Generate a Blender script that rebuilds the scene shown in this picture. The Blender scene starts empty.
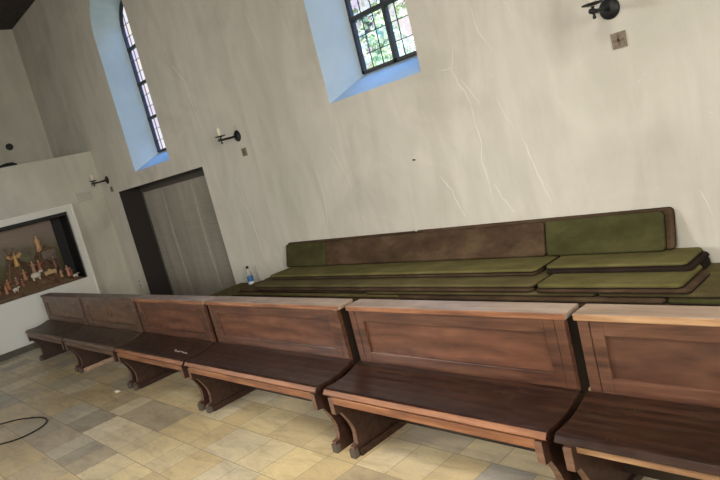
import bpy, bmesh, math, random
from mathutils import Vector, Matrix
random.seed(7)
S = bpy.context.scene
COL = S.collection
PI = math.pi

# ------------------------------------------------------------------ camera
cam_d = bpy.data.cameras.new('camera'); cam = bpy.data.objects.new('camera', cam_d); COL.objects.link(cam)
CX, CY, CZ = 10.2335, -3.8693, 1.7228
M = Matrix(((0.6703472, 0.0573279, 0.7398298, CX),
            (0.7007589, 0.2790282, -0.6565670, CY),
            (-0.2440730, 0.9585702, 0.1468727, CZ),
            (0, 0, 0, 1)))
cam.matrix_world = M
cam_d.sensor_width = 36; cam_d.lens = 36 * 612.85 / 720; cam_d.clip_start = .05
S.camera = cam
# ------------------------------------------------------------------ world
w = bpy.data.worlds.new('sky'); S.world = w; w.use_nodes = True
nt = w.node_tree; nt.nodes.clear()
wo = nt.nodes.new('ShaderNodeOutputWorld'); bg = nt.nodes.new('ShaderNodeBackground')
tc = nt.nodes.new('ShaderNodeTexCoord'); sx = nt.nodes.new('ShaderNodeSeparateXYZ'); cr = nt.nodes.new('ShaderNodeValToRGB')
nt.links.new(tc.outputs['Generated'], sx.inputs[0]); nt.links.new(sx.outputs['Z'], cr.inputs[0])
cr.color_ramp.elements[0].position = .36; cr.color_ramp.elements[0].color = (.082, .079, .082, 1)
cr.color_ramp.elements[1].position = .9; cr.color_ramp.elements[1].color = (.10, .38, 1, 1)
e = cr.color_ramp.elements.new(.50); e.color = (.20, .50, 1, 1)
nt.links.new(cr.outputs[0], bg.inputs[0]); nt.links.new(bg.outputs[0], wo.inputs[0])
bg.inputs[1].default_value = 12.0
# ------------------------------------------------------------------ lights
def area(name, loc, target, sx_, sy_, power, col, spread=180):
    l = bpy.data.lights.new(name, 'AREA'); l.shape = 'RECTANGLE'; l.size = sx_; l.size_y = sy_; l.energy = power; l.color = col; l.spread = math.radians(spread)
    o = bpy.data.objects.new(name, l); COL.objects.link(o); o.location = loc
    o.rotation_euler = (Vector(target) - Vector(loc)).to_track_quat('-Z', 'Y').to_euler(); return o
area('window_light', (2.4, -6.4, 2.9), (10.8, 0, .5), 1.6, 1.8, 37, (1, .965, .92), 54)  # added light standing in mid-room, narrowed and aimed at the right wall
area('window_light', (10.4, -7.2, 2.7), (9.2, 0, .6), 1.8, 2.2, 56, (1, .96, .90), 120)  # this and the next stand in for unseen back-wall windows
area('window_light', (4.6, -8.0, 2.4), (2.8, 0, .9), 1.8, 2.0, 46, (1, .97, .91), 85)
area('window_light', (13.9, -4.6, 2.4), (0, -2.2, 1.7), 1.6, 2.0, 128, (1, .95, .84), 90)  # added light by the right wall, brightens the end wall
area('window_light', (9.6, -4.4, 5.0), (8.2, -2.0, 0), 1.6, 2.0, 80, (1, .93, .78), 80)  # added overhead light below the ceiling, for floor and cushion tops
sl = bpy.data.lights.new('sun', 'SUN'); sl.energy = 9.0; sl.color = (1, .93, .8); sl.angle = .01
so = bpy.data.objects.new('sun', sl); COL.objects.link(so)
so.rotation_euler = Vector((-.45, .75, -.62)).to_track_quat('-Z', 'Y').to_euler()
vs = S.view_settings; vs.view_transform = 'Standard'; vs.look = 'None'; vs.gamma = 1; vs.exposure = 0.0; vs.use_curve_mapping = False

# ------------------------------------------------------------------ materials
def mat(name, col, rough=.6, metal=0, spec=.5):
    m = bpy.data.materials.new(name); m.use_nodes = True
    b = m.node_tree.nodes['Principled BSDF']
    b.inputs['Base Color'].default_value = (*col, 1); b.inputs['Roughness'].default_value = rough
    b.inputs['Metallic'].default_value = metal; b.inputs['Specular IOR Level'].default_value = spec
    return m
def nod(m, t): return m.node_tree.nodes.new(t)
def lk(m, a, b): m.node_tree.links.new(a, b)
def ramp(m, fac, stops):
    r = nod(m, 'ShaderNodeValToRGB'); els = r.color_ramp.elements
    while len(els) < len(stops): els.new(.5)
    for el, (p, c) in zip(els, stops): el.position = p; el.color = (*c, 1)
    lk(m, fac, r.inputs[0]); return r.outputs[0]
def coords(m, scale=(1, 1, 1), kind='Object', rot=(0, 0, 0)):
    t = nod(m, 'ShaderNodeTexCoord'); mp = nod(m, 'ShaderNodeMapping'); mp.inputs['Scale'].default_value = scale
    mp.inputs['Rotation'].default_value = rot
    lk(m, t.outputs[kind], mp.inputs[0]); return mp.outputs[0]
def noise(m, vec, scale, detail=4, rough=.55, dist=0):
    n = nod(m, 'ShaderNodeTexNoise'); n.inputs['Scale'].default_value = scale; n.inputs['Detail'].default_value = detail
    n.inputs['Roughness'].default_value = rough; n.inputs['Distortion'].default_value = dist
    lk(m, vec, n.inputs['Vector']); return n.outputs['Fac']
def mix(m, a, b, fac, mode='MIX'):
    x = nod(m, 'ShaderNodeMix'); x.data_type = 'RGBA'; x.blend_type = mode
    for s, v in ((x.inputs[6], a), (x.inputs[7], b)):
        if isinstance(v, tuple): s.default_value = (*v, 1)
        else: lk(m, v, s)
    if isinstance(fac, (int, float)): x.inputs[0].default_value = fac
    else: lk(m, fac, x.inputs[0])
    return x.outputs[2]
def bump(m, h, strength=.2, dist=.01):
    b = nod(m, 'ShaderNodeBump'); b.inputs['Strength'].default_value = strength; b.inputs['Distance'].default_value = dist
    lk(m, h, b.inputs['Height']); lk(m, b.outputs[0], m.node_tree.nodes['Principled BSDF'].inputs['Normal'])
def base(m, c): lk(m, c, m.node_tree.nodes['Principled BSDF'].inputs['Base Color'])

def plaster(name, c1, c2, c3):
    m = mat(name, c1, .9, spec=.2)
    v = coords(m)
    a = ramp(m, noise(m, v, .9, 5, .6, .6), [(.3, c1), (.5, c2), (.72, c3)])
    v2 = coords(m, (2.2, 2.2, .5))
    b = ramp(m, noise(m, v2, 1.6, 4, .6, .8), [(.35, (.79, .785, .765)), (.6, (1, 1, 1))])
    sp = ramp(m, noise(m, v, 34, 2, .5), [(.70, (0, 0, 0)), (.78, (.35, .35, .35))])
    base(m, mix(m, mix(m, a, b, .55, 'MULTIPLY'), (.85, .82, .75), sp))
    bump(m, noise(m, v, 14, 6, .6), .25, .012)
    return m
WALL = plaster('aged_plaster', (.52, .495, .435), (.62, .59, .525), (.57, .555, .49))
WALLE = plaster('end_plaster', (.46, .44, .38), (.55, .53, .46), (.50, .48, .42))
WHITE = mat('white_paint', (.66, .65, .60), .7)
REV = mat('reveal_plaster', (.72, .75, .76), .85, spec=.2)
v = coords(REV); base(REV, ramp(REV, noise(REV, v, 2.2, 4), [(.3, (.42, .53, .60)), (.6, (.50, .60, .66))]))  # blue of the skylight put into the plaster colour
CRACK = mat('filled_crack', (.69, .66, .585), .9, spec=.2)

def wood(name, dark, mid, light, rough=.38, grain=(1.2, 14, 14), worn=None):
    m = mat(name, mid, rough)
    v = coords(m, grain, 'Object')
    g = noise(m, v, 2.2, 6, .62, .25)
    c = ramp(m, g, [(.30, dark), (.48, mid), (.70, light)])
    v2 = coords(m, (1.5, 3, 3)); n2 = noise(m, v2, 2.0, 3, .6, .5)
    c = mix(m, c, ramp(m, n2, [(.35, (.62, .58, .58)), (.62, (1, 1, 1))]), .6, 'MULTIPLY')
    if worn: 
        n3 = noise(m, coords(m, (2, 5, 5)), 4.5, 5, .7, .3)
        c = mix(m, c, worn, ramp(m, n3, [(.52, (0, 0, 0)), (.68, (.55, .55, .55))]))
    base(m, c); bump(m, g, .12, .004)
    n4 = noise(m, coords(m, (3, 3, 3)), 5, 4)
    r = nod(m, 'ShaderNodeMapRange'); lk(m, n4, r.inputs[0]); r.inputs[3].default_value = rough - .12; r.inputs[4].default_value = rough + .16
    lk(m, r.outputs[0], m.node_tree.nodes['Principled BSDF'].inputs['Roughness'])
    return m
SETS = []
SETS.append(dict(back=wood('old_grey_oak', (.042, .023, .015), (.100, .056, .036), (.15, .088, .058)),
                 panel=wood('old_grey_panel', (.058, .030, .018), (.120, .066, .040), (.18, .105, .066), .42, (1, 6, 6)),
                 seat=wood('dark_grey_seat', (.022, .013, .009), (.050, .032, .023), (.08, .054, .038), .34, worn=(.10, .075, .055)),
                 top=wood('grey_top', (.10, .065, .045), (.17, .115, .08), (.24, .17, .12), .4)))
SETS.append(dict(back=wood('red_brown_oak', (.034, .013, .0075), (.080, .032, .018), (.135, .060, .034)),
                 panel=wood('red_brown_panel', (.046, .017, .009), (.105, .040, .021), (.17, .072, .038), .42, (1, 6, 6)),
                 seat=wood('dark_red_seat', (.008, .003, .0017), (.020, .0075, .0045), (.042, .016, .009), .36, worn=(.05, .026, .017)),
                 top=wood('red_top', (.19, .13, .095), (.28, .20, .15), (.36, .27, .21), .34)))  # pale grey of reflected light mixed into the top colour
SETS.append(dict(back=wood('warm_brown_oak', (.038, .016, .010), (.092, .040, .024), (.155, .074, .045)),
                 panel=wood('warm_brown_panel', (.036, .016, .010), (.080, .034, .021), (.14, .064, .038), .40, (1, 4, 4)),
                 seat=wood('black_brown_seat', (.008, .0035, .002), (.022, .009, .005), (.048, .019, .010), .30, worn=(.04, .024, .016)),
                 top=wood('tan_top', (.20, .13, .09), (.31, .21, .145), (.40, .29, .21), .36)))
ORANGE = wood('worn_orange_edge', (.11, .040, .016), (.20, .080, .034), (.31, .14, .065), .6)
TANEDGE = wood('worn_tan_edge', (.18, .09, .04), (.32, .18, .09), (.44, .28, .15), .6)
PALEWOOD = wood('pale_worn_wood', (.26, .16, .11), (.40, .27, .19), (.50, .36, .27))
DARKGAP = mat('dark_stained_wood', (.014, .007, .005), .45)
ENDW = wood('end_board_wood', (.014, .006, .0035), (.032, .013, .008), (.055, .025, .015))
ENDEDGE = wood('end_edge_wood', (.06, .028, .017), (.12, .060, .038), (.18, .105, .075))
CEIL = wood('dark_ceiling_boards', (.010, .006, .004), (.022, .013, .009), (.035, .02, .014), .6)
IRON = mat('black_iron', (.012, .013, .015), .5, .3)
LEAD = mat('window_iron', (.03, .03, .032), .5, .2)
CANDLE = mat('candle_wax', (.75, .70, .56), .5)
BLACK = mat('black', (.006, .006, .007), .6)
DOORM = mat('door_board', (.13, .12, .10), .75)
v = coords(DOORM, (1, 1, .18)); n = noise(DOORM, v, 3.2, 6, .65, .7)
v5 = coords(DOORM, (.6, 1, 40)); n5 = noise(DOORM, v5, 3, 3)
base(DOORM, mix(DOORM, ramp(DOORM, n, [(.25, (.26, .24, .20)), (.5, (.34, .315, .265)), (.75, (.42, .39, .335))]),
                ramp(DOORM, n5, [(.3, (.78, .78, .78)), (.6, (1, 1, 1))]), .7, 'MULTIPLY'))
STREAK = mat('pale_streak', (.5, .47, .41), .85)
def fabric(name, c1, c2, c3):
    m = mat(name, c2, .95, spec=.15)
    m.node_tree.nodes['Principled BSDF'].inputs['Sheen Weight'].default_value = .0
    m.node_tree.nodes['Principled BSDF'].inputs['Sheen Roughness'].default_value = .4
    v = coords(m, (1, 2, 2)); c = ramp(m, noise(m, v, 2.6, 6, .68, .15), [(.3, c1), (.5, c2), (.7, c3)])
    f = ramp(m, noise(m, coords(m), 160, 2), [(.3, (.7, .7, .7)), (.65, (1.0, 1.0, 1.0))])
    base(m, mix(m, c, f, .6, 'MULTIPLY')); bump(m, noise(m, coords(m), 220, 2), .3, .003); return m
GREEN = fabric('moss_green_velvet', (.088, .077, .026), (.126, .110, .040), (.175, .152, .062))
DGREEN = fabric('dark_green_velvet', (.038, .035, .012), (.058, .055, .020), (.082, .078, .030))
OLIVE = fabric('olive_brown_velvet', (.075, .058, .026), (.11, .09, .038), (.15, .125, .054))
BROWN = fabric('faded_brown_velvet', (.038, .023, .014), (.072, .045, .026), (.12, .078, .045))
EDGE = fabric('dark_edge_cloth', (.012, .008, .006), (.022, .014, .010), (.035, .023, .016))

# ------------------------------------------------------------------ helpers
def link(name, bm, mats, parent=None, smooth=False, bevel=0):
    me = bpy.data.meshes.new(name); bmesh.ops.recalc_face_normals(bm, faces=bm.faces); bm.to_mesh(me); bm.free()
    for m in (mats if isinstance(mats, (list, tuple)) else [mats]): me.materials.append(m)
    if smooth:
        for p in me.polygons: p.use_smooth = True
    o = bpy.data.objects.new(name, me); COL.objects.link(o)
    if parent: o.parent = parent
    if bevel:
        b = o.modifiers.new('bevel', 'BEVEL'); b.width = bevel; b.segments = 2; b.limit_method = 'ANGLE'; b.angle_limit = .6
    return o
def tag(o, label=None, cat=None, group=None, kind=None):
    if label: o['label'] = label
    if cat: o['category'] = cat
    if group: o['group'] = group
    if kind: o['kind'] = kind
    return o
def empty(name, loc, label, cat, group=None):
    o = bpy.data.objects.new(name, None); COL.objects.link(o); o.location = loc; o.empty_display_size = .1
    return tag(o, label, cat, group)
def box(bm, x0, x1, y0, y1, z0, z1, mi=0):
    vs = [bm.verts.new((x, y, z)) for x in (x0, x1) for y in (y0, y1) for z in (z0, z1)]
    for f in ((0, 1, 3, 2), (4, 6, 7, 5), (0, 4, 5, 1), (2, 3, 7, 6), (0, 2, 6, 4), (1, 5, 7, 3)):
        fc = bm.faces.new([vs[i] for i in f]); fc.material_index = mi
def prism(bm, prof, x0, x1, mi=0, edge_mi=None):
    """profile in (y, z) extruded along x"""
    a = [bm.verts.new((x0, y, z)) for y, z in prof]; b = [bm.verts.new((x1, y, z)) for y, z in prof]
    bm.faces.new(a).material_index = mi; bm.faces.new(b[::-1]).material_index = mi
    n = len(prof)
    for i in range(n):
        bm.faces.new((a[i], b[i], b[(i+1) % n], a[(i+1) % n])).material_index = mi if edge_mi is None else edge_mi
def lathe(bm, prof, c, axis='z', n=20, mi=0):
    """prof: (radius, height) pairs around axis through c"""
    rings = []
    for r, h in prof:
        ring = []
        for k in range(n):
            a = 2 * PI * k / n; p = (r * math.cos(a), r * math.sin(a), h)
            if axis == 'y': p = (p[0], h, p[1])
            if axis == 'x': p = (h, p[0], p[1])
            ring.append(bm.verts.new((c[0] + p[0], c[1] + p[1], c[2] + p[2])))
        rings.append(ring)
    for a, b in zip(rings, rings[1:]):
        for k in range(n): bm.faces.new((a[k], a[(k+1) % n], b[(k+1) % n], b[k])).material_index = mi
    bm.faces.new(rings[0]).material_index = mi; bm.faces.new(rings[-1][::-1]).material_index = mi
def tube(bm, pts, r, n=8, closed=False):
    pts = [Vector(p) for p in pts]; rings = []
    rr = r if isinstance(r, (list, tuple)) else [r] * len(pts)
    for i, p in enumerate(pts):
        d = (pts[min(i+1, len(pts)-1)] - pts[max(i-1, 0)]).normalized()
        up = Vector((0, 0, 1)) if abs(d.z) < .9 else Vector((1, 0, 0))
        s = d.cross(up).normalized(); t = s.cross(d)
        rings.append([bm.verts.new(p + rr[i] * (math.cos(2*PI*k/n) * s + math.sin(2*PI*k/n) * t)) for k in range(n)])
    for a, b in zip(rings, rings[1:]):
        for k in range(n): bm.faces.new((a[k], a[(k+1) % n], b[(k+1) % n], b[k]))
    bm.faces.new(rings[0]); bm.faces.new(rings[-1][::-1])
def NB(): return bmesh.new()

# ------------------------------------------------------------------ room shell
XL, XR, YB, H, T = -1.787, 14.2, -8.2, 5.23, .38
DX0, DX1, DZ, DD = .629, 3.355, 1.957, .36
WC = [2.005, 6.50, 10.995]
def arch_loop(c, hw, z0, zs, y, n=14):
    pts = [(c - hw, y, z0), (c + hw, y, z0)]
    for k in range(n + 1):
        a = PI * k / n; pts.append((c + hw * math.cos(a), y, zs + hw * math.sin(a)))
    return pts
def face_with_holes(bm, outer, holes):
    es = []
    for lp in [outer] + holes:
        vs = [bm.verts.new(p) for p in lp]
        for i in range(len(vs)): es.append(bm.edges.new((vs[i], vs[(i+1) % len(vs)])))
    bmesh.ops.triangle_fill(bm, use_beauty=True, use_dissolve=False, edges=es)
SILL, SILLI, SPR, HO, HI = 2.165, 2.36, 4.12, .567, .405
bm = NB()
outer = [(XL, 0, 0), (DX0, 0, 0), (DX0, 0, DZ), (DX1, 0, DZ), (DX1, 0, 0), (XR, 0, 0), (XR, 0, H), (XL, 0, H)]
face_with_holes(bm, outer, [arch_loop(c, HO, SILL, SPR, 0) for c in WC])
YO = T + .02
face_with_holes(bm, [(XL - .4, YO, -.2), (XR + .4, YO, -.2), (XR + .4, YO, H + .3), (XL - .4, YO, H + .3)], [arch_loop(c, HI, SILLI, SPR, YO) for c in WC])
wall = tag(link('wall_main', bm, WALL), kind='structure')
for i, c in enumerate(WC):
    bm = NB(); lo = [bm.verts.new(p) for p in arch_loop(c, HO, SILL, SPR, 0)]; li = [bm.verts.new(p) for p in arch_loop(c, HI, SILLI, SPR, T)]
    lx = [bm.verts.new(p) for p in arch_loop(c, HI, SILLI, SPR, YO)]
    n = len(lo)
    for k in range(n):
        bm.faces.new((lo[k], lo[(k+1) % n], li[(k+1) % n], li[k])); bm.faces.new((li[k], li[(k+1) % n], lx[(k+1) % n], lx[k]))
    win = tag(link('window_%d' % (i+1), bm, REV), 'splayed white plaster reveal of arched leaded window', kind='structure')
    # iron frame
    bm = NB()
    def bars(bm, c, y0, y1):
        t = .028
        box(bm, c - HI, c + HI, y0, y1, SILLI, SILLI + t)
        box(bm, c - HI, c - HI + t, y0, y1, SILLI, SPR); box(bm, c + HI - t, c + HI, y0, y1, SILLI, SPR)
        box(bm, c + .008, c + .050, y0, y1, SILLI, SPR + HI - .01)
        for k in range(1, 4): box(bm, c - HI, c + HI, y0 - .004, y1, SILLI + k*.5 - .018, SILLI + k*.5 + .018)
        N = 14
        for k in range(N):
            a0, a1 = PI*k/N, PI*(k+1)/N
            q = [(c + r*math.cos(a), SPR + r*math.sin(a)) for r, a in ((HI, a0), (HI, a1), (HI-t, a1), (HI-t, a0))]
            va = [bm.verts.new((x, y0, z)) for x, z in q]; vb = [bm.verts.new((x, y1, z)) for x, z in q]
            bm.faces.new(va); bm.faces.new(vb[::-1])
            for j in range(4): bm.faces.new((va[j], vb[j], vb[(j+1) % 4], va[(j+1) % 4]))
    bars(bm, c, T - .035, T + .01)
    link('window_frame', bm, LEAD, win)
    bm = NB()
    for s in (-1, 1):
        for k in (1, 2):
            x = c + s * HI * k / 3; top = SPR + math.sqrt(HI*HI - (HI*k/3)**2) - .02
            box(bm, x - .0028, x + .0028, T - .012, T - .002, SILLI, top)
    z = SILLI + .5/3; k = 1
    while z < SPR + HI - .05:
        if k % 3:
            hw = HI if z < SPR else math.sqrt(max(0, HI*HI - (z-SPR)**2))
            box(bm, c - hw + .01, c + hw - .01, T - .012, T - .002, z - .0028, z + .0028)
        z += .5/3; k += 1
    link('lead_lattice', bm, LEAD, win)
    # panes: one glass sheet, tinted per pane
    gm = bpy.data.materials.get('leaded_glass')
    if not gm:
        gm = bpy.data.materials.new('leaded_glass'); gm.use_nodes = True; g = gm.node_tree; g.nodes.clear()
        out = g.nodes.new('ShaderNodeOutputMaterial'); tr = g.nodes.new('ShaderNodeBsdfRefraction'); gl = g.nodes.new('ShaderNodeBsdfGlossy'); mx = g.nodes.new('ShaderNodeMixShader')
        tr.inputs['IOR'].default_value = 1.02; tr.inputs['Roughness'].default_value = .12
        att = g.nodes.new('ShaderNodeAttribute'); att.attribute_name = 'pane'
        g.links.new(att.outputs['Color'], tr.inputs['Color']); gl.inputs['Roughness'].default_value = .1
        nz = g.nodes.new('ShaderNodeTexNoise'); nz.inputs['Scale'].default_value = 18; bp = g.nodes.new('ShaderNodeBump'); bp.inputs['Strength'].default_value = .5; bp.inputs['Distance'].default_value = .02
        tcc = g.nodes.new('ShaderNodeTexCoord'); g.links.new(tcc.outputs['Object'], nz.inputs['Vector'])
        g.links.new(nz.outputs['Fac'], bp.inputs['Height']); g.links.new(bp.outputs[0], tr.inputs['Normal'])
        mx.inputs[0].default_value = .04
        g.links.new(tr.outputs[0], mx.inputs[1]); g.links.new(gl.outputs[0], mx.inputs[2]); g.links.new(mx.outputs[0], out.inputs[0])
    bm = NB(); cl = bm.loops.layers.float_color.new('pane')
    nz = int((SPR + HI - SILLI) / (.5/3)) + 1
    cols = [(.92, .95, .98), (.98, .94, .95), (.90, .96, .92), (.86, .84, .97), (.97, .96, .88), (.95, .97, .97)]
    for a in range(6):
        for b in range(nz):
            x0 = c - HI + a*HI/3; x1 = x0 + HI/3; z0 = SILLI + b*.5/3; z1 = z0 + .5/3
            # clip to arch
            def clip(x, z):
                if z > SPR:
                    hw = math.sqrt(max(0, HI*HI - min(HI, z-SPR)**2)); x = max(c-hw, min(c+hw, x)); 
                    z = min(z, SPR + math.sqrt(max(0, HI*HI - (x-c)**2)))
                return (x, T + .0, z)
            P4 = [clip(x0, z0), clip(x1, z0), clip(x1, z1), clip(x0, z1)]
            if abs(P4[0][0]-P4[1][0]) < .01: continue
            f = bm.faces.new([bm.verts.new(p) for p in P4]); q = random.choice(cols)
            if a == 0: q = (.84, .80, .95)
            for l in f.loops: l[cl] = (*q, 1)
    link('glass', bm, gm, win)

# door alcove in the main wall
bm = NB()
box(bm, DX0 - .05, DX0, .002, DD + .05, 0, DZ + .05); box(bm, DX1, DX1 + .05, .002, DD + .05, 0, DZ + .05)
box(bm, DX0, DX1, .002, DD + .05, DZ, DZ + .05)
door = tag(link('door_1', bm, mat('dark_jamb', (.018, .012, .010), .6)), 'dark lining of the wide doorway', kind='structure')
bm = NB(); box(bm, DX0, DX1, DD, DD + .04, 0, DZ); link('door_leaf', bm, DOORM, door)
bm = NB(); box(bm, DX0, DX0 + .035, DD - .015, DD + .002, 0, DZ - .002); box(bm, DX1 - .035, DX1, DD - .015, DD + .002, 0, DZ - .002); box(bm, DX0, DX1, DD - .012, DD + .002, DZ - .10, DZ - .002)  # dark top bar holds the lintel's shadow band as colour
link('door_frame', bm, mat('door_rail', (.075, .068, .056), .7), door)
bm = NB()
def strip(bm, pts, wd, y, th=.0015, seed=1):
    rnd = random.Random(seed); L = []
    P = []
    for (x0, z0), (x1, z1) in zip(pts, pts[1:]):
        n = max(1, int(math.hypot(x1-x0, z1-z0) / .05))
        for k in range(n): t = k/n; P.append((x0 + t*(x1-x0) + rnd.uniform(-.006, .006), z0 + t*(z1-z0)))
    P.append(pts[-1]); N = len(P)
    for i, (x, z) in enumerate(P):
        a = P[max(0, i-1)]; b = P[min(N-1, i+1)]; dx, dz = b[0]-a[0], b[1]-a[1]; l = math.hypot(dx, dz) or 1
        wv = wd * (.35 + .65 * math.sin(PI * (i + .4) / (N - .2))) * rnd.uniform(.3, .8)
        nx, nz_ = -dz/l*wv/2, dx/l*wv/2
        L.append([bm.verts.new(p) for p in ((x-nx, y, z-nz_), (x, y-th, z), (x+nx, y, z+nz_))])
    for a, b in zip(L, L[1:]):
        bm.faces.new((a[0], a[1], b[1], b[0])); bm.faces.new((a[1], a[2], b[2], b[1]))
for x, sd in ((1.32, 1), (1.36, 5), (2.28, 2)): strip(bm, [(x, DZ - .12), (x - .03, 1.1), (x + .02, .05)], .035, DD - .001, seed=sd)
link('dust_streak', bm, STREAK, door)

# filled cracks of the main wall, traced on the plaster
def wpt(u, v):
    R = M.to_3x3(); d = R @ Vector(((u-360)/612.85, -(v-240)/612.85, -1)); t = -CY/d.y; p = Vector((CX, CY, CZ)) + t*d; return (p.x, p.z)
CR = [([(471, 8), (474, 22), (478, 31), (485, 40), (492, 49)], .016), ([(504, 1), (509, 8), (512, 16)], .012), ([(452, 42), (453, 58), (452, 70), (458, 84), (465, 92), (471, 104)], .016), ([(440, 71), (452, 68)], .01), ([(462, 80), (470, 90), (480, 103)], .012),
      ([(471, 105), (475, 124), (481, 142), (482, 162), (488, 180), (491, 193)], .022), ([(495, 97), (506, 116), (514, 127)], .014), ([(521, 133), (532, 160), (542, 182), (552, 202)], .022), ([(494, 184), (502, 197), (515, 212)], .018),
      ([(440, 176), (452, 190), (460, 208), (466, 217)], .016), ([(163, 43), (172, 66), (184, 80), (190, 98), (199, 122), (206, 140)], .026),
      ([(236, 178), (246, 204), (256, 232), (262, 252), (266, 262)], .026), ([(316, 170), (324, 194), (328, 226)], .014), ([(76, 98), (84, 122), (93, 148)], .022), ([(331, 148), (345, 172), (352, 190)], .012),
      ([(244, 10), (258, 40), (268, 58)], .016), ([(161, 162), (163, 174)], .010), ([(700, 190), (712, 214)], .010)]
bm = NB()
for i, (pp, wd) in enumerate(CR): strip(bm, [wpt(*q) for q in pp], wd, -.0005, .002, i)
cro = link('crack_filling', bm, CRACK, wall)

def sbox(name, a, m=WALL, kind='structure'):
    bm = NB(); box(bm, *a); return tag(link(name, bm, m), kind=kind)
# end wall, upper (recessed) and lower block with the niche for the crib
sbox('wall_end_upper', (XL - .4, XL, YB, 0, 0, H), WALLE)
NY0, NY1, NZ0, NZ1, BZ = -2.65, -.648, .785, 1.865, 2.712
bm = NB()
face_with_holes(bm, [(0, YB, 0), (0, 0, 0), (0, 0, BZ), (0, YB, BZ)], [[(0, NY0, NZ0), (0, NY1, NZ0), (0, NY1, NZ1), (0, NY0, NZ1)]])
vs_ = [bm.verts.new(p) for p in ((0, YB, BZ), (0, 0, BZ), (XL, 0, BZ), (XL, YB, BZ))]; bm.faces.new(vs_)
tag(link('wall_end_lower', bm, WALLE), kind='structure')
sbox('wall_right', (XR, XR + .4, YB, YO, 0, H)); sbox('wall_back', (XL - .4, XR + .4, YB - .4, YB, 0, H))
sbox('ceiling', (XL - .4, XR + .4, YB - .4, YO - .01, H, H + .3), CEIL)
bm = NB(); box(bm, .072, .09, -4.4, -.60, 0, .09)
tag(link('baseboard_end', bm, wood('dark_skirting', (.05, .045, .03), (.075, .066, .045), (.10, .09, .06), .5)), kind='structure')

# floor: courses of sandstone slabs
FM = mat('sandstone', (.4, .35, .22), .42)
at_ = nod(FM, 'ShaderNodeAttribute'); at_.attribute_name = 'slab'
fv = coords(FM, (1, 1, 1)); fc = mix(FM, at_.outputs['Color'], ramp(FM, noise(FM, coords(FM, (1.0, 3.2, 1)), 3.0, 6, .65, .8), [(.3, (.66, .63, .60)), (.5, (.95, .94, .92)), (.72, (1.15, 1.12, 1.02))]), .8, 'MULTIPLY')
fc = mix(FM, fc, ramp(FM, noise(FM, fv, 1.1, 4), [(.35, (.80, .78, .78)), (.6, (1.04, 1.03, 1))]), .8, 'MULTIPLY')
fc = mix(FM, fc, ramp(FM, noise(FM, fv, 60, 3), [(.3, (.85, .85, .85)), (.6, (1, 1, 1))]), .6, 'MULTIPLY')
base(FM, fc); bump(FM, noise(FM, fv, 20, 5), .12, .005)
GROUT = mat('grout', (.30, .26, .18), .9)
bm = NB(); cl = bm.loops.layers.float_color.new('slab')
tones = [(x*1.32, y*1.27, z*1.2) for x, y, z in [(.50, .42, .26), (.54, .46, .28), (.46, .38, .24), (.52, .45, .30), (.56, .50, .36), (.40, .34, .24), (.48, .39, .23), (.50, .46, .36), (.44, .36, .22)]]
odd = [(.42, .36, .26), (.40, .35, .27), (.50, .46, .37), (.44, .36, .25)]
fixed = {0: [6.04, 6.30, 6.67, 7.06, 7.33, 7.57, 7.81, 8.05, 8.30, 8.56, 8.86], 1: [5.63, 6.13, 6.33, 6.76, 7.03, 7.33, 7.58, 7.95, 8.3], 2: [4.41, 4.82, 5.18, 5.57, 5.74, 6.08, 6.33, 6.65, 6.83, 7.07, 7.4], 3: [3.9, 4.4, 4.86, 5.14, 5.36, 5.63, 5.95, 6.25, 6.51, 6.82, 7.2]}
rn = random.Random(11); g = .0022; k = -6
while True:
    y1 = -1.65 - .315*k; y0 = y1 - .315
    if y1 <= YB: break
    y1 = min(y1, 0)
    if k in fixed:
        xs = list(fixed[k]); 
        while xs[0] > 0: xs.insert(0, xs[0] - rn.uniform(.25, .5))
        while xs[-1] < XR: xs.append(xs[-1] + rn.uniform(.25, .5))
    else:
        xs = [-rn.uniform(.1, .4)]
        while xs[-1] < XR: xs.append(xs[-1] + rn.uniform(.24, .52))
    for a, b in zip(xs, xs[1:]):
        c = rn.choice(tones)
        if rn.random() < (.30 if a < 5.6 else .10): c = rn.choice(odd)
        if k == 0 and abs(a - 8.30) < .01: c = (.38, .37, .37)
        if k == 2 and abs(a - 4.41) < .01: c = (.28, .25, .21)
        if k == 3 and abs(a - 5.14) < .01: c = (.32, .29, .24)
        if k == 3 and abs(a - 4.4) < .01: c = (.42, .35, .26)
        b_ = rn.uniform(.94, 1.05); c = tuple(x*b_*.72 + m_*.28 for x, m_ in zip(c, (.60, .50, .32)))
        a2, b2 = max(a, 0) + g, min(b, XR) - g
        if b2 <= a2 or y1 - y0 < .02: continue
        v4 = [bm.verts.new(p) for p in ((a2, y0+g, 0), (b2, y0+g, 0), (b2, y1-g, 0), (a2, y1-g, 0))]
        f = bm.faces.new(v4); 
        for l in f.loops: l[cl] = (*c, 1)
    k += 1
v4 = [bm.verts.new(p) for p in ((XL-.4, YB-.4, -.003), (XR+.4, YB-.4, -.003), (XR+.4, YO, -.003), (XL-.4, YO, -.003))]
f = bm.faces.new(v4); f.material_index = 1
vb = [bm.verts.new((p.co.x, p.co.y, -.2)) for p in v4]; f = bm.faces.new(vb[::-1]); f.material_index = 1
tag(link('floor', bm, [FM, GROUT]), kind='structure')

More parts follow.
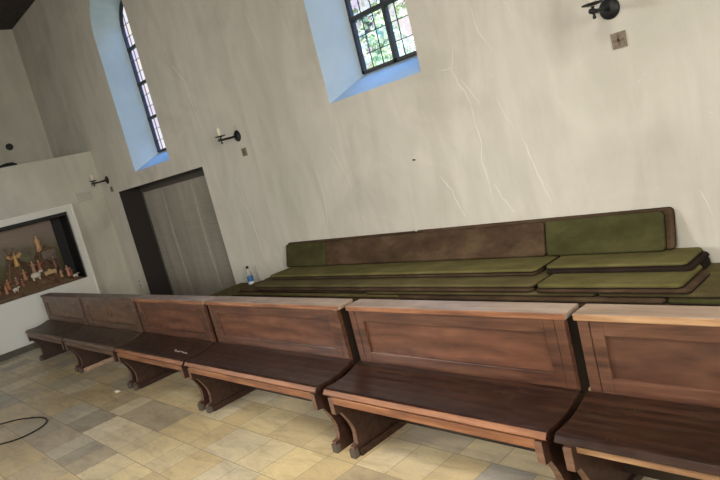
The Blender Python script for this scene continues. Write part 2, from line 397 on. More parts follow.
# ------------------------------------------------------------------ pews
YC, YBK, HC = -1.665, -1.535, .838
def end_profile():
    p = [(-1.975, .405), (-1.975, .305), (-1.935, .300)]
    for k in range(7):
        t = k/6; p.append((-1.925 + .055*math.sin(t*PI/2), .285 - .15*t))
    p += [(-1.878, .075), (-1.915, .070), (-1.915, 0), (-1.44, 0), (-1.44, .06), (-1.475, .075), (-1.50, .25), (-1.545, .42), (-1.545, .455), (-1.66, .455), (-1.70, .44), (-1.85, .415)]
    return p
def pew(i, x0, x1, mset, label, inset=.012, light_runner=False, carved=False):
    P = SETS[mset]; xc = (x0+x1)/2; L = x1-x0
    r = empty('pew', (xc, -1.7, 0), label, 'pew', 'row of wooden pews')
    def put(name, bm, m, bevel=0, smooth=False):
        bmesh.ops.translate(bm, verts=bm.verts, vec=(-xc, 1.7, 0)); return link(name, bm, m, r, smooth, bevel)
    # cap board
    fr_inset = {0: .024, 1: .024, 2: .012}[mset] if i < 5 else .012
    inset = fr_inset
    FR = [SETS[0]['back'], ORANGE, TANEDGE][mset]
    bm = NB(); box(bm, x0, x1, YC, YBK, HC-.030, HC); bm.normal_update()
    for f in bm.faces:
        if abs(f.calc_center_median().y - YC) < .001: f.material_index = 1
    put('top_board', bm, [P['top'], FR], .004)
    a, b = x0+inset, x1-inset
    # frame of backrest
    bm = NB(); yf = -1.655; yb = yf+.03; z0, z1 = .47, HC-.030
    def fr(xa, xb, za, zb, dy=0): box(bm, xa, xb, yf+dy, yb+dy, za, zb)
    fr(a, a+.048, z0, z1, -.003); fr(b-.048, b, z0, z1, -.003)
    fr(a+.051, a+.105, z0, z1); fr(b-.105, b-.051, z0, z1)
    fr(a+.105, b-.105, .742, z1, .0006); fr(a+.105, b-.105, z0, .552, .0006)
    put('backrest_frame', bm, P['back'], .003)
    bm = NB(); box(bm, a+.1, b-.1, yf+.014, yf+.026, .55, .745)
    pn = put('backrest_panel', bm, P['panel'])
    if carved:
        for dx in (-.05, .05):
            bm = NB()
            for kk in (0,): tube(bm, [(xc + dx - .012, yf+.012, .63), (xc + dx - .014, yf+.012, .69), (xc + dx, yf+.012, .715), (xc + dx + .014, yf+.012, .69), (xc + dx + .012, yf+.012, .63)], .004, 6)
            put('carved_ornament', bm, P['back'])
    # back cladding so that the rear is closed
    bm = NB(); box(bm, a, b, yf+.031, YBK-.012, .455, z1); put('back_board', bm, DARKGAP)
    # seat: dished profile
    top = [(-1.972, .440), (-1.965, .450), (-1.95, .455), (-1.90, .452), (-1.84, .452), (-1.78, .459), (-1.73, .472), (-1.69, .486), (-1.660, .492)]
    bot = [(-1.660, .456), (-1.70, .445), (-1.80, .418), (-1.95, .412), (-1.972, .416), (-1.982, .426)]
    bm = NB(); prism(bm, top+bot, x0, x1)
    if mset != 2:
        bm.normal_update()
        for f in bm.faces:
            if abs(f.normal.y) > .6: f.material_index = 1
    put('seat', bm, [P['seat'], FR], .004)
    # apron rail
    bm = NB(); dy = 0 if mset != 2 else .035
    box(bm, x0+.06, x1-.06, -1.974+dy, -1.950+dy, .368, .412); put('apron', bm, FR, .004)
    for s in (0, 1):
        xe = x0+.028 if s == 0 else x1-.028-.038
        bm = NB(); prism(bm, end_profile(), xe, xe+.038, 0, 1); ep = put('end_support', bm, [ENDW, ENDEDGE], .003)
        bm = NB(); box(bm, xe-.004, xe+.042, -1.925, -1.888, 0.0, .055); fb = put('foot_block', bm, mat('worn_foot', (.07, .055, .042), .7) if 'worn_foot' not in bpy.data.materials else bpy.data.materials['worn_foot'], .005); fb.parent = ep
        if s == 0:
            bm = NB(); box(bm, xe+.038, xe+.052, -1.88, -1.44, 0, .045); put('foot_rail', bm, PALEWOOD if light_runner else ENDW, .003)
    bm = NB(); box(bm, x0+.066, x1-.066, -1.62, -1.595, .10, .22); put('stretcher', bm, DARKGAP, .003)
    return r
pew(1, 1.13, 2.682, 0, 'farthest pew, greyish brown, beside the white end wall')
pew(2, 2.722, 4.262, 0, 'grey-brown pew with a small carved ornament on its backrest, second from the end wall', light_runner=True, carved=True)
p3 = pew(3, 4.305, 5.712, 1, 'dull brown pew with pale scuff marks on its seat, third from the end wall')
p4 = pew(4, 5.748, 7.402, 1, 'red-brown pew standing in front of the left half of the cushion stack')
p5 = pew(5, 7.470, 8.885, 1, 'reddish pew with an orange-edged top board in the middle foreground')
p6 = pew(6, 8.920, 10.42, 2, 'nearest pew, cut by the right edge of the photo, with glossy dark seat')
# small pale flecks on the seat of pew 3
bm = NB(); rr = random.Random(3)
for k in range(9):
    x = 5.30 + k*.035 + rr.uniform(-.01, .01) - (4.305+5.712)/2; y = -1.83 + rr.uniform(-.018, .018) + 1.7
    box(bm, x, x+rr.uniform(.02, .05), y, y+rr.uniform(.006, .014), .448, .4545)
link('scuff_mark', bm, mat('scuffed_finish', (.42, .38, .32), .6), p3)

# ------------------------------------------------------------------ cushions
CUSH = []
def cushion(x0, x1, y0, y1, z0, th, m, label, group='stacked kneeling cushions', r=.035, wob=.003, rot=None, seed=0, em=None, bulge=.0):
    L, W = x1-x0, y1-y0
    rnd = random.Random(seed)
    def outline(ins, rad):
        pts = []
        for cx, cy, a0 in ((L/2-rad, W/2-rad, 0), (-L/2+rad, W/2-rad, PI/2), (-L/2+rad, -W/2+rad, PI), (L/2-rad, -W/2+rad, 1.5*PI)):
            for k in range(6):
                a = a0 + PI/2*k/5; pts.append((cx + (rad-ins)*math.cos(a), cy + (rad-ins)*math.sin(a)))
        return pts
    lay = [(.010, 0), (.001, .25), (0, .55), (.005, .85), (.016, 1.0)]
    bm = NB(); rings = []
    for ins, t in lay: rings.append([bm.verts.new((x, y, z0*0 + t*th)) for x, y in outline(ins, r)])
    n = len(rings[0])
    for q, (a, b) in enumerate(zip(rings, rings[1:])):
        for k in range(n): bm.faces.new((a[k], a[(k+1) % n], b[(k+1) % n], b[k]))
    bm.faces.new(rings[0][::-1]).material_index = 1
    f = bm.faces.new(rings[-1]); f.material_index = 0
    o = link('kneeler_cushion', bm, [m, em or EDGE]); 
    bm = NB(); pts = [(x, y, th*.16) for x, y in outline(.0, r)]; pts.append(pts[0]); tube(bm, pts, .0035, 6)
    link('piping', bm, EDGE, o)
    o.location = ((x0+x1)/2, (y0+y1)/2, z0)
    if rot: o.rotation_euler = rot
    tag(o, label, 'cushion', group); CUSH.append(o); return o
th = .030; gp = .0006
# levels from the bottom; back wall y=0, front about -.6
def lev(k): return .357 + k*(th+gp)
mats3 = [BROWN, OLIVE, DGREEN, BROWN]
xsplit = [6.9, 6.2, 7.1, 6.5, 6.8, 6.4]
names_l = {0: 'lowest', 1: 'second lowest', 2: 'third lowest', 3: 'fourth lowest', 4: 'fifth lowest'}
for k in range(0, 6):
    z = lev(k); s = xsplit[k]
    xl = [3.50, 3.55, 3.52, 4.15, 4.22, 4.32][k]; xr = [11.0, 10.9, 11.0, 10.95, 10.9, 10.98][k]
    yf = [-.59, -.58, -.59, -.575, -.585, -.565][k]
    s2 = s + 2.05
    for j, (a, b) in enumerate(((xl, s-.004), (s+.004, s2-.004), (s2+.004, xr))):
        m = [[BROWN, BROWN, DGREEN], [OLIVE, BROWN, BROWN], [OLIVE, BROWN, DGREEN], [BROWN, BROWN, BROWN], [OLIVE, BROWN, DGREEN], [BROWN, OLIVE, OLIVE]][k][j]
        front = -.225 if k == 5 and j == 2 else None
        where = ('left', 'middle', 'right')[j]
        cushion(a, b, yf + (0.0 if j else .02), -.212, z, th, m, 'long %s cushion, layer %s of the stack from below, %s piece' % ({'faded_brown_velvet': 'brown', 'olive_brown_velvet': 'olive', 'moss_green_velvet': 'green', 'dark_green_velvet': 'dark green'}[m.name], ('one', 'two', 'three', 'four', 'five', 'six')[k], where), seed=k*3+j, wob=.003)
        # rear file of cushions against the wall
        if j != 1: cushion(a, b if j == 0 else b, -.204, -.012, z, th, m, 'narrow rear cushion by the wall, layer %s from below, %s end' % (('one', 'two', 'three', 'four', 'five', 'six')[k], where), seed=50+k*3+j)
        else: cushion(a, b, -.204, -.012, z, th, BROWN, 'narrow rear cushion by the wall, layer %s from below, middle' % (('one', 'two', 'three', 'four', 'five', 'six')[k]), seed=90+k)
z = lev(6)
cushion(4.75, 8.02, -.575, -.21, z, .026, BROWN, 'brown cushion just under the long olive one, left part')
cushion(8.05, 8.985, -.585, -.235, z, .026, BROWN, 'brown cushion directly under the short bright green front cushion')
z = z + .0266
cushion(4.70, 8.03, -.565, -.20, z, .028, OLIVE, 'long olive cushion in front of and below the leaning row')
cushion(8.06, 8.945, -.578, -.215, z, .030, GREEN, 'short bright green cushion at the front of the stack, right end')
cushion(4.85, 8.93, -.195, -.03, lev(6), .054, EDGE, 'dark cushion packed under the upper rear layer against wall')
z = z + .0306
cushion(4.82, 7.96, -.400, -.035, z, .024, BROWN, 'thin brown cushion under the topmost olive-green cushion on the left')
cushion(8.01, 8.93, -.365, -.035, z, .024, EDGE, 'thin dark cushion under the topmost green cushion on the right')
z += .0246
ZT = z + .026
cushion(4.78, 7.965, -.405, -.035, z, .026, GREEN, 'topmost long olive-green cushion lying under the brown leaning one')
cushion(8.005, 8.90, -.345, -.035, z, .026, GREEN, 'topmost short green cushion lying under the green leaning one')
# leaning ones: thin slabs tilted back against the wall
def lean(x0, x1, y, h, m, label, em=None, dz=0, tilt=None, r=.03):
    tl = tilt if tilt is not None else math.radians(74)
    o = cushion(x0, x1, 0, h, 0, .026, m, label, 'cushions leaning on the wall', r=r, em=em)
    o.rotation_euler = (tl, 0, 0)
    # centre of slab: bottom edge at (y, ZT)
    c, s = math.cos(tl), math.sin(tl)
    o.location = ((x0+x1)/2, y + c*h/2 , ZT + .002 + s*h/2 + dz)
    return o
lean(4.74, 6.62, -.078, .255, BROWN, 'dark rear cushion leaning on the wall behind the left brown one', r=.012)
lean(6.63, 8.76, -.078, .258, BROWN, 'dark rear cushion leaning on the wall behind the green one', em=EDGE)
lean(4.745, 5.42, -.112, .242, DGREEN, 'short dark green cushion at the left end of the leaning row', r=.012)
lean(5.425, 7.895, -.112, .242, BROWN, 'long faded brown cushion leaning in the front of the row')
lean(7.905, 8.715, -.112, .245, DGREEN, 'dark green cushion leaning at the right end of the row')
# low wooden platform under the stack
pl = empty('low_platform', (7.2, -.3, 0), 'low dark wooden platform beneath the stacked cushions', 'platform')
bm = NB(); box(bm, 3.5-7.2, 11.05-7.2, -.29, .285, .32, .355); link('platform_top', bm, ENDW, pl, bevel=.004)
for x in (3.6, 5.4, 7.2, 9.0, 10.9):
    bm = NB(); box(bm, x-7.2-.03, x-7.2+.03, -.26, .26, 0, .32); link('platform_leg', bm, ENDW, pl, bevel=.004)

# ------------------------------------------------------------------ bottle
zb = lev(2) + th + .0006
b = empty('water_bottle', (3.911, -0.109, zb), 'clear plastic bottle with blue label and black cap on the left end of the stack', 'bottle')
PL = mat('clear_plastic', (.9, .95, .97), .08); PL.node_tree.nodes['Principled BSDF'].inputs['Transmission Weight'].default_value = .9; PL.node_tree.nodes['Principled BSDF'].inputs['IOR'].default_value = 1.15
bm = NB(); lathe(bm, [(.026, 0), (.033, .006), (.034, .03), (.032, .05), (.034, .07), (.034, .11), (.030, .14), (.018, .175), (.013, .19), (.013, .205)], (0, 0, 0)); link('bottle_body', bm, PL, b, True)
bm = NB(); lathe(bm, [(.0352, .045), (.0356, .05), (.0356, .105), (.0350, .11)], (0, 0, 0)); link('label_band', bm, mat('blue_label', (.03, .13, .38), .4), b, True)
bm = NB(); lathe(bm, [(.0352, .012), (.0356, .016), (.0356, .040), (.0350, .044)], (0, 0, 0)); link('white_band', bm, mat('white_label', (.8, .82, .84), .4), b, True)
bm = NB(); lathe(bm, [(.017, .203), (.017, .228), (.014, .231)], (0, 0, 0)); link('cap', bm, BLACK, b)

# ------------------------------------------------------------------ sconces, cross stones
def sconce(x, z, label):
    r = empty('candle_sconce', (x, 0, z), label, 'sconce', 'iron candle sconces on the wall')
    bm = NB(); lathe(bm, [(.060, -.001), (.064, -.006), (.060, -.014), (.035, -.024), (.016, -.032)], (0, 0, 0), 'y', 28); link('wall_plate', bm, IRON, r, True)
    bm = NB(); tube(bm, [(0, -.02, 0), (0, -.10, -.004), (0, -.18, -.008), (0, -.255, -.008)], [.015, .013, .013, .016], 10); link('arm', bm, IRON, r, True)
    bm = NB(); lathe(bm, [(.004, -.045), (.011, -.040), (.010, -.030), (.007, -.022), (.012, -.010), (.012, .008), (.008, .016), (.010, .026), (.022, .030), (.058, .038), (.062, .044), (.054, .043), (.016, .036)], (0, -.222, -.008), 'z', 22); dp = link('drip_pan', bm, IRON, r, True)
    bm = NB(); lathe(bm, [(.020, .028), (.020, .128), (.015, .134), (.004, .136)], (0, -.222, -.008), 'z', 16); link('candle', bm, CANDLE, dp, True)
sconce(.34, 2.19, 'iron candle sconce above the doorway corner, nearest the end wall')
sconce(4.31, 2.166, 'iron candle sconce between the doorway and the square-bottomed window, middle one of three')
sconce(8.59, 2.150, 'iron candle sconce cut by the top edge at upper right')
ST = mat('brown_stone', (.24, .19, .13), .8)
base(ST, ramp(ST, noise(ST, coords(ST), 60, 4), [(.3, (.15, .115, .08)), (.7, (.27, .215, .155))]))
def cross(x, z, s, label):
    r = empty('cross_stone', (x, 0, z), label, 'stone tile', 'small carved stones under the sconces')
    bm = NB(); box(bm, -s*.46, s*.46, -.012, .004, -s/2, s/2); link('stone', bm, ST, r, bevel=.002)
    bm = NB(); box(bm, -.006, .006, -.016, -.011, -s*.36, s*.36); box(bm, -s*.36, s*.36, -.016, -.011, -.006, .006); link('carved_cross', bm, mat('dark_carving', (.15, .11, .08), .8) if 'dark_carving' not in bpy.data.materials else bpy.data.materials['dark_carving'], r)
cross(8.612, 1.955, .094, 'square brown stone with a carved cross below the upper right sconce')
cross(4.358, 1.975, .088, 'brown stone under the middle sconce')
cross(.405, 2.03, .085, 'small brown stone between doorway corner and end wall')
bm = NB(); tube(bm, [(6.793, .01, 1.499), (6.795, -.03, 1.505)], .006, 8); tag(link('nail', bm, IRON), 'small dark nail in the plaster below the right window', 'nail')
# socket
r = empty('wall_socket', (.378, 0, .45), 'white electrical socket on the wall low beside the doorway', 'socket')
bm = NB(); box(bm, -.04, .04, -.012, .001, -.075, .075); link('socket_plate', bm, mat('socket_white', (.6, .59, .55), .4), r, bevel=.004)
for dz in (-.035, .035):
    bm = NB(); lathe(bm, [(.022, -.0125), (.024, -.0150), (.018, -.0152)], (0, 0, dz), 'y', 16); link('outlet', bm, mat('socket_grey', (.25, .24, .22), .5) if 'socket_grey' not in bpy.data.materials else bpy.data.materials['socket_grey'], r)
# vent holes on end wall
r = empty('wall_vent', (0, -.30, 2.02), 'pale perforated vent grille in the end wall beside the crib cabinet', 'vent')
bm = NB(); box(bm, -.001, .004, -.13, .13, -.085, .085); link('vent_plate', bm, WALLE, r)
bm = NB()
for a in range(7):
    for c_ in range(4): lathe(bm, [(.009, .0038), (.009, .0046)], (0, -.105 + a*.035, -.052 + c_*.035), 'x', 8)
link('vent_holes', bm, mat('vent_hole', (.26, .245, .21), .8), r)
bm = NB(); lathe(bm, [(.062, 0), (.062, .004), (.05, .006)], (XL, -.655, 3.215), 'x', 20); tag(link('round_opening', bm, BLACK), 'small round dark opening high on the recessed end wall', 'opening')
bm = NB()
rings = []
for t, rr_ in ((0, .03), (.1, .05), (.22, .062), (.34, .06), (.42, .03)):
    rings.append([bm.verts.new((-.06 + .05*math.cos(a*PI/8), -1.36 + t*.62, BZ + rr_*max(0, math.sin(a*PI/8)))) for a in range(9)])
for a_, b_ in zip(rings, rings[1:]):
    for kk in range(8): bm.faces.new((a_[kk], a_[kk+1], b_[kk+1], b_[kk]))
    bm.faces.new((a_[0], b_[0], b_[8], a_[8]))
bm.faces.new(rings[0]); bm.faces.new(rings[-1][::-1])
tag(link('black_cushion', bm, BLACK, smooth=False), 'low black object lying on the ledge of the end wall', 'cushion')  # unidentified black shape, modelled as a low rounded lump

# ------------------------------------------------------------------ crib cabinet
cab = empty('display_cabinet', (0, -1.65, 0), 'white cabinet front with a large dark window showing a nativity landscape', 'cabinet')
def cput(name, bm, m, parent=cab, bevel=0):
    bmesh.ops.translate(bm, verts=bm.verts, vec=(0, 1.65, 0)); return link(name, bm, m, parent, bevel=bevel)
CO0, CO1, CT = -4.4, -.575, 1.945
bm = NB(); X1 = .06
box(bm, .001, X1, NY1, CO1, 0, CT); box(bm, .001, X1, CO0, NY0, 0, CT); box(bm, .001, X1, NY0, NY1, 0, NZ0); box(bm, .001, X1, NY0, NY1, NZ1, CT)
cput('cabinet_front', bm, WHITE)
bm = NB(); box(bm, .001, X1+.025, CO1, CO1+.022, 0, CT+.02); box(bm, .001, X1+.025, CO0, CO1, CT, CT+.02)
cput('edge_moulding', bm, mat('moulding_white', (.74, .73, .68), .6), bevel=.004)
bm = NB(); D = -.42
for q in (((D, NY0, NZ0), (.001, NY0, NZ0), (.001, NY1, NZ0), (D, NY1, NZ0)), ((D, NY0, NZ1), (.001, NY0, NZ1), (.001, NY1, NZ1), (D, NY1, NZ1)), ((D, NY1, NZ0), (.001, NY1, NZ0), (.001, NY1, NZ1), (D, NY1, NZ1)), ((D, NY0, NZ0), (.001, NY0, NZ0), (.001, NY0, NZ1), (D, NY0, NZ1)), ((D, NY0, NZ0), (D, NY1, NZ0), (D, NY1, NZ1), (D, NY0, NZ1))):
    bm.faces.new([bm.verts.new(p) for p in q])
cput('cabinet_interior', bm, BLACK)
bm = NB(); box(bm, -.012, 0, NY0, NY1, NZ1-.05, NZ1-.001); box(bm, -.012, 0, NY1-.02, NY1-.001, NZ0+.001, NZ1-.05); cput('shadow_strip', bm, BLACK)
# painted backdrop
BD = mat('painted_landscape', (.2, .15, .1), .8)
tcn = coords(BD, (1, 1, 1)); sz = nod(BD, 'ShaderNodeSeparateXYZ'); lk(BD, tcn, sz.inputs[0])
nn = noise(BD, coords(BD, (1, 1.2, 2.4)), 3.0, 6, .6, .6)
ad = nod(BD, 'ShaderNodeMath'); ad.operation = 'MULTIPLY_ADD'; lk(BD, nn, ad.inputs[0]); ad.inputs[1].default_value = .55; lk(BD, sz.outputs['Z'], ad.inputs[2])
mr = nod(BD, 'ShaderNodeMapRange'); lk(BD, ad.outputs[0], mr.inputs[0]); mr.inputs[1].default_value = 1.05; mr.inputs[2].default_value = 2.15
base(BD, ramp(BD, mr.outputs[0], [(0, (.10, .045, .025)), (.25, (.075, .062, .028)), (.45, (.11, .105, .05)), (.58, (.17, .15, .10)), (.75, (.22, .17, .14)), (1, (.26, .20, .17))]))
bm = NB(); box(bm, D+.03, D+.04, NY0+.05, NY1-.16, NZ0+.05, NZ1-.06)
o = link('painted_backdrop', bm, BD); tag(o, 'painted hilly landscape backdrop with pinkish sky inside the cabinet', 'backdrop')
# rocky ground inside
RK = mat('crib_ground', (.12, .07, .04), .9)
base(RK, ramp(RK, noise(RK, coords(RK), 12, 5, .7, 1), [(.32, (.045, .020, .012)), (.46, (.14, .065, .035)), (.56, (.08, .07, .03)), (.70, (.30, .16, .08))]))
bm = NB(); NX, NY = 16, 56; grid = []; rg = random.Random(5)
for i in range(NX+1):
    row = []
    for j in range(NY+1):
        x = D+.045 + (-.02-D-.045)*i/NX; y = NY0+.02 + (NY1-.05-NY0-.02)*j/NY
        f = 1 - i/NX
        hgt = .05 + f*.30*(.6 + .4*math.sin(y*4.1+1)) + .05*f*math.sin(y*13 + x*9) + rg.uniform(0, .045)*(.3+f)
        hgt += f*(.30*math.exp(-((y+1.08)/.17)**2) + .26*math.exp(-((y+1.50)/.16)**2))
        if y > -.95: hgt *= max(.3, (-.66 - y)/.3)
        row.append(bm.verts.new((x, y, NZ0 + max(.012, hgt))))
    grid.append(row)
for i in range(NX):
    for j in range(NY): bm.faces.new((grid[i][j], grid[i+1][j], grid[i+1][j+1], grid[i][j+1]))
per = [grid[i][0] for i in range(NX+1)] + [grid[NX][j] for j in range(1, NY+1)] + [grid[i][NY] for i in range(NX-1, -1, -1)] + [grid[0][j] for j in range(NY-1, 0, -1)]
lo = [bm.verts.new((p.co.x, p.co.y, NZ0+.002)) for p in per]
for a in range(len(per)): bm.faces.new((per[a], lo[a], lo[(a+1) % len(lo)], per[(a+1) % len(per)]))
bm.faces.new(lo)
tag(link('rocky_landscape', bm, RK), 'brown rocky model ground at the bottom of the nativity window', 'model landscape')
def gh(x, y):
    i = min(NX, max(0, round((x - D - .045) / (-.02-D-.045) * NX))); j = min(NY, max(0, round((y - NY0 - .02) / (NY1-.05-NY0-.02) * NY)))
    return 0
import mathutils
def ground(x, y):
    fi = (x - D - .045) / (-.02-D-.045) * NX; fj = (y - NY0 - .02) / (NY1-.05-NY0-.02) * NY
    return HZ[max(0, min(NX, int(round(fi))))][max(0, min(NY, int(round(fj))))]
HZ = []
me = bpy.data.objects['rocky_landscape'].data
for i in range(NX+1): HZ.append([me.vertices[i*(NY+1)+j].co.z for j in range(NY+1)])
def figure(x, y, h, robe, label, arms=.5, facing=0, kneel=False, wings=False, skin=(.55, .33, .2)):
    z = ground(x, y) - .006
    r = empty('crib_figure', (x, y, z), label, 'figurine', 'figurines in the nativity scene'); r.rotation_euler = (0, 0, facing)
    k = h
    rm = mat('robe', robe, .8); sm = mat('figurine_skin', skin, .6) if 'figurine_skin' not in bpy.data.materials else bpy.data.materials['figurine_skin']
    bm = NB()
    hh = .55*k if kneel else .8*k
    lathe(bm, [(.17*k, 0), (.16*k, .15*hh), (.11*k, .55*hh), (.115*k, .8*hh), (.09*k, .95*hh), (.035*k, 1.02*hh)], (0, 0, 0), 'z', 12)
    for s in (-1, 1):
        tube(bm, [(0, s*.08*k, .88*hh), (.06*k, s*(.08+.22*arms)*k, (.72 + .15*arms)*hh), (.10*k, s*(.08+.38*arms)*k, (.62 + .42*arms)*hh)], [.042*k, .036*k, .028*k], 8)
    link('robe', bm, rm, r, True)
    bm = NB(); lathe(bm, [(.02*k, -.07*k), (.05*k, -.05*k), (.065*k, 0), (.058*k, .045*k), (.02*k, .075*k)], (0, 0, hh+.075*k), 'z', 12); link('head', bm, sm, r, True)
    if wings:
        bm = NB()
        for s in (-1, 1):
            q = [(-.05*k, s*.03*k, .85*hh), (-.10*k, s*.42*k, 1.12*hh), (-.10*k, s*.50*k, .92*hh), (-.08*k, s*.25*k, .62*hh)]
            va = [bm.verts.new(p) for p in q]; vb = [bm.verts.new((p[0]-.02*k, p[1], p[2])) for p in q]
            bm.faces.new(va); bm.faces.new(vb[::-1])
            for j in range(4): bm.faces.new((va[j], vb[j], vb[(j+1) % 4], va[(j+1) % 4]))
        link('wing', bm, rm, r)
    return r
figure(-.27, -1.49, .22, (.62, .36, .14), 'golden figure with arms spread wide, standing on the crib rocks', 1.0, wings=True)
figure(-.34, -1.10, .27, (.60, .34, .17), 'tall slim orange figure standing high at the back of the crib', .1)
figure(-.14, -1.72, .17, (.45, .16, .08), 'small red-robed figure at the far left of the crib', .4)
figure(-.12, -1.60, .17, (.25, .13, .09), 'dark kneeling figure near the left of the crib', .4, kneel=True)
figure(-.13, -1.47, .18, (.40, .20, .12), 'rust-coloured standing figure below the golden one', .5)
figure(-.17, -1.22, .20, (.35, .12, .08), 'dark red figure right of the white lamb', .3)
figure(-.13, -.86, .19, (.50, .24, .15), 'pinkish figure at the right end of the crib', .3)
figure(-.24, -.98, .20, (.22, .10, .08), 'brown figure behind the hay trough', .6)
# lamb
def lamb(x, y, label, s=1):
    z = ground(x, y); r = empty('toy_lamb', (x, y, z-.002), label, 'lamb figurine', 'lambs in the nativity scene')
    wm = bpy.data.materials.get('lamb_wool') or mat('lamb_wool', (.62, .56, .48), .9)
    bm = NB(); lathe(bm, [(.010*s, -.04*s), (.022*s, -.03*s), (.026*s, 0), (.023*s, .03*s), (.010*s, .04*s)], (0, 0, .045*s), 'y' , 12); link('body', bm, wm, r, True)
    bm = NB(); lathe(bm, [(.006*s, -.018*s), (.012*s, -.01*s), (.013*s, .005*s), (.006*s, .018*s)], (0, .05*s, .068*s), 'y', 10); link('head', bm, wm, r, True)
    for dx in (-.012, .012):
        for dy in (-.025, .025):
            bm = NB(); tube(bm, [(dx*s, dy*s, 0), (dx*s, dy*s, .035*s)], .005*s, 6); link('leg', bm, wm, r)
lamb(-.10, -1.33, 'white lamb figurine in the middle of the crib', 1.7); lamb(-.07, -1.66, 'white lamb figurine at the lower left of the crib'); lamb(-.09, -.78, 'white lamb figurine at the right end of the crib', .9)
# manger
r = empty('manger', (-.10, -1.12, ground(-.10, -1.12) + .004), 'pale wooden manger filled with straw at the front of the crib', 'manger')
bm = NB(); box(bm, -.04, .04, -.085, .085, .02, .075); link('trough', bm, mat('pale_crib_wood', (.50, .33, .17), .8), r, bevel=.004)
for sx_ in (-.03, .03):
    for sy_ in (-.07, .07):
        bm = NB(); tube(bm, [(sx_, sy_, 0), (sx_, sy_, .03)], .007, 6); link('leg', bm, bpy.data.materials['pale_crib_wood'], r)
bm = NB(); lathe(bm, [(.03, .072), (.028, .085), (.01, .098)], (0, 0, 0), 'z', 10); link('straw', bm, mat('straw', (.55, .40, .18), .9), r)
# little bare trees
def twig(x, y, h, label, seed):
    rnd = random.Random(seed); z = ground(x, y) - .01; r = bm = NB()
    def br(p, d, l, rr, n):
        q = p + d*l; tube(bm, [p, (p+q)/2 + Vector((rnd.uniform(-.01, .01), rnd.uniform(-.01, .01), 0)), q], [rr, rr*.8, rr*.6], 5)
        if n:
            for _ in range(3):
                dd = (d + Vector((rnd.uniform(-.4, .4), rnd.uniform(-.9, .9), rnd.uniform(-.1, .6)))).normalized(); br(q, dd, l*.7, rr*.6, n-1)
    br(Vector((0, 0, 0)), Vector((0, rnd.uniform(-.2, .2), 1)).normalized(), h*.4, .012, 3)
    o = link('bare_tree', bm, bpy.data.materials.get('twig') or mat('twig', (.16, .11, .08), .8)); o.location = (x, y, z); tag(o, label, 'model tree', 'model trees in the crib')
for (fx_, fy_, fh_, fc_, lb_) in ((-.20, -1.85, .18, (.30, .12, .06), 'brown figure at the far left edge of the crib window'), (-.08, -1.78, .14, (.42, .22, .12), 'short tan figure in front at far left of the crib'), (-.08, -1.54, .13, (.28, .10, .06), 'short dark red figure in front of the crib beside the left lamb'), (-.22, -1.30, .20, (.36, .20, .13), 'tan figure behind the white middle lamb'), (-.08, -.98, .13, (.48, .30, .17), 'short light figure right of the manger'), (-.19, -.80, .17, (.33, .12, .09), 'dark red figure behind the rightmost lamb')):
    figure(fx_, fy_, fh_, fc_, lb_, .35)
twig(-.20, -1.66, .55, 'leafless model tree at the left of the crib', 2); twig(-.24, -.90, .38, 'dark leafless model tree at the right of the crib', 4); twig(-.30, -1.26, .34, 'leafless model tree behind the crib lamb', 6)
# crib stable
r = empty('crib_stable', (-.31, -1.01, ground(-.31, -1.01) + .005), 'small grey stone stable ruin at the back right of the crib', 'model building')
bm = NB(); box(bm, -.05, .05, -.10, .10, 0, .16); link('stable_wall', bm, mat('stable_stone', (.17, .13, .11), .9), r)
bm = NB(); prism(bm, [(-.12, .155), (0, .23), (.12, .155)], -.06, .06); link('stable_roof', bm, RK, r)

# ------------------------------------------------------------------ cable, paper scrap
bm = NB(); pts = [(3.2, -3.2), (3.30, -3.06), (3.463, -2.924), (3.60, -2.777), (3.833, -2.66), (4.00, -2.645), (4.11, -2.68), (4.185, -2.77), (4.205, -2.92), (4.12, -3.06), (3.95, -3.25), (3.7, -3.45)]
fine = []
for a in range(len(pts)-1):
    p0 = Vector(pts[max(a-1, 0)]); p1 = Vector(pts[a]); p2 = Vector(pts[a+1]); p3_ = Vector(pts[min(a+2, len(pts)-1)])
    for k in range(6):
        t = k/6; q = .5*((2*p1) + (-p0+p2)*t + (2*p0-5*p1+4*p2-p3_)*t*t + (-p0+3*p1-3*p2+p3_)*t**3); fine.append((q.x, q.y, .008))
tube(bm, fine, .0065, 8); tag(link('floor_cable', bm, BLACK, smooth=True), 'thin black cable looping across the stone floor at lower left', 'cable')
bm = NB(); box(bm, 4.10, 4.145, -2.03, -2.00, .0005, .012); box(bm, 4.125, 4.16, -2.022, -1.99, .0005, .006)
tag(link('paper_scrap', bm, mat('white_paper', (.75, .73, .68), .8), bevel=.002), 'tiny white scrap on the floor beside a pew foot', 'scrap')

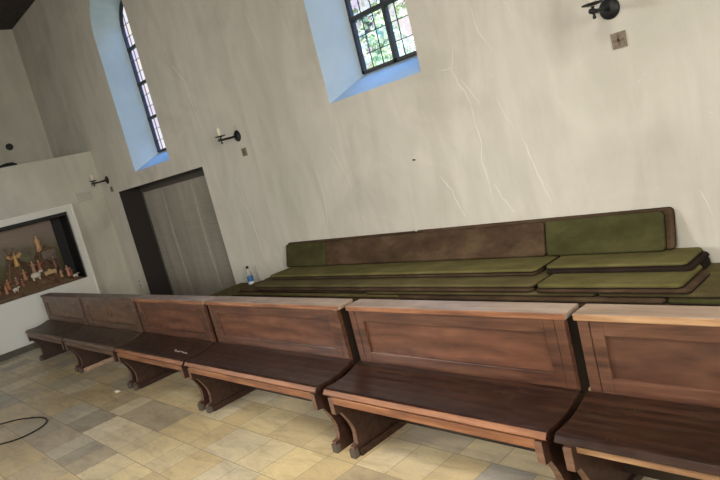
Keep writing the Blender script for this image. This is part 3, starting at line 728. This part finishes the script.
# ------------------------------------------------------------------ outside
GR = mat('lawn', (.07, .11, .03), .95)
bm = NB(); v4 = [bm.verts.new(p) for p in ((-60, .6, -.25), (40, .6, -.25), (40, 70, -.25), (-60, 70, -.25))]; bm.faces.new(v4)
tag(link('ground', bm, GR), kind='structure')
LF = mat('leaves', (.20, .30, .07), .7)
ai = nod(LF, 'ShaderNodeAttribute'); ai.attribute_name = 'leaf'; base(LF, ai.outputs['Color'])
BK = mat('bark', (.10, .075, .05), .9)
def tree(x, y, h, rad, seed, label):
    rnd = random.Random(seed); r = empty('garden_tree', (x, y, -.25), label, 'tree', 'trees outside the window')
    bm = NB(); tube(bm, [(0, 0, 0), (.1, 0, h*.3), (0, .1, h*.6), (.05, 0, h*.85)], [.22, .18, .12, .04], 10)
    for k in range(9):
        a = rnd.uniform(0, 2*PI); z0 = h*rnd.uniform(.35, .7); tube(bm, [(0, 0, z0), (rad*.4*math.cos(a), rad*.4*math.sin(a), z0+.5), (rad*.75*math.cos(a), rad*.75*math.sin(a), z0+1.1)], [.07, .045, .02], 6)
    link('trunk', bm, BK, r)
    bm = NB(); lc = bm.loops.layers.float_color.new('leaf')
    cs = [Vector((rnd.gauss(0, rad*.45), rnd.gauss(0, rad*.45), h*.62 + rnd.gauss(0, h*.17))) for _ in range(34)]
    cols = [(.36, .40, .18), (.52, .52, .22), (.72, .62, .22), (.30, .36, .18), (.62, .62, .42)]
    for c in cs:
        cc = rnd.choice(cols)
        for _ in range(60):
            d = Vector((rnd.gauss(0, 1), rnd.gauss(0, 1), rnd.gauss(0, 1))).normalized() * rnd.uniform(.2, 1)*rad*.28
            p = c + d; s = rnd.uniform(.07, .14)
            u = Vector((rnd.gauss(0, 1), rnd.gauss(0, 1), rnd.gauss(0, 1))).normalized(); t = u.orthogonal().normalized()
            f = bm.faces.new([bm.verts.new(q) for q in (p - u*s, p + t*s*.5, p + u*s, p - t*s*.5)])
            for l in f.loops: l[lc] = (*cc, 1)
    link('foliage', bm, LF, r)
tree(-4.6, 11.5, 8.5, 2.6, 1, 'yellow-green tree seen through the right window')
tree(-8.6, 15.0, 9.0, 2.8, 2, 'second green tree farther off outside the right window')
tree(.5, 16.0, 8.0, 2.4, 3, 'green tree at the right side outside the right window')
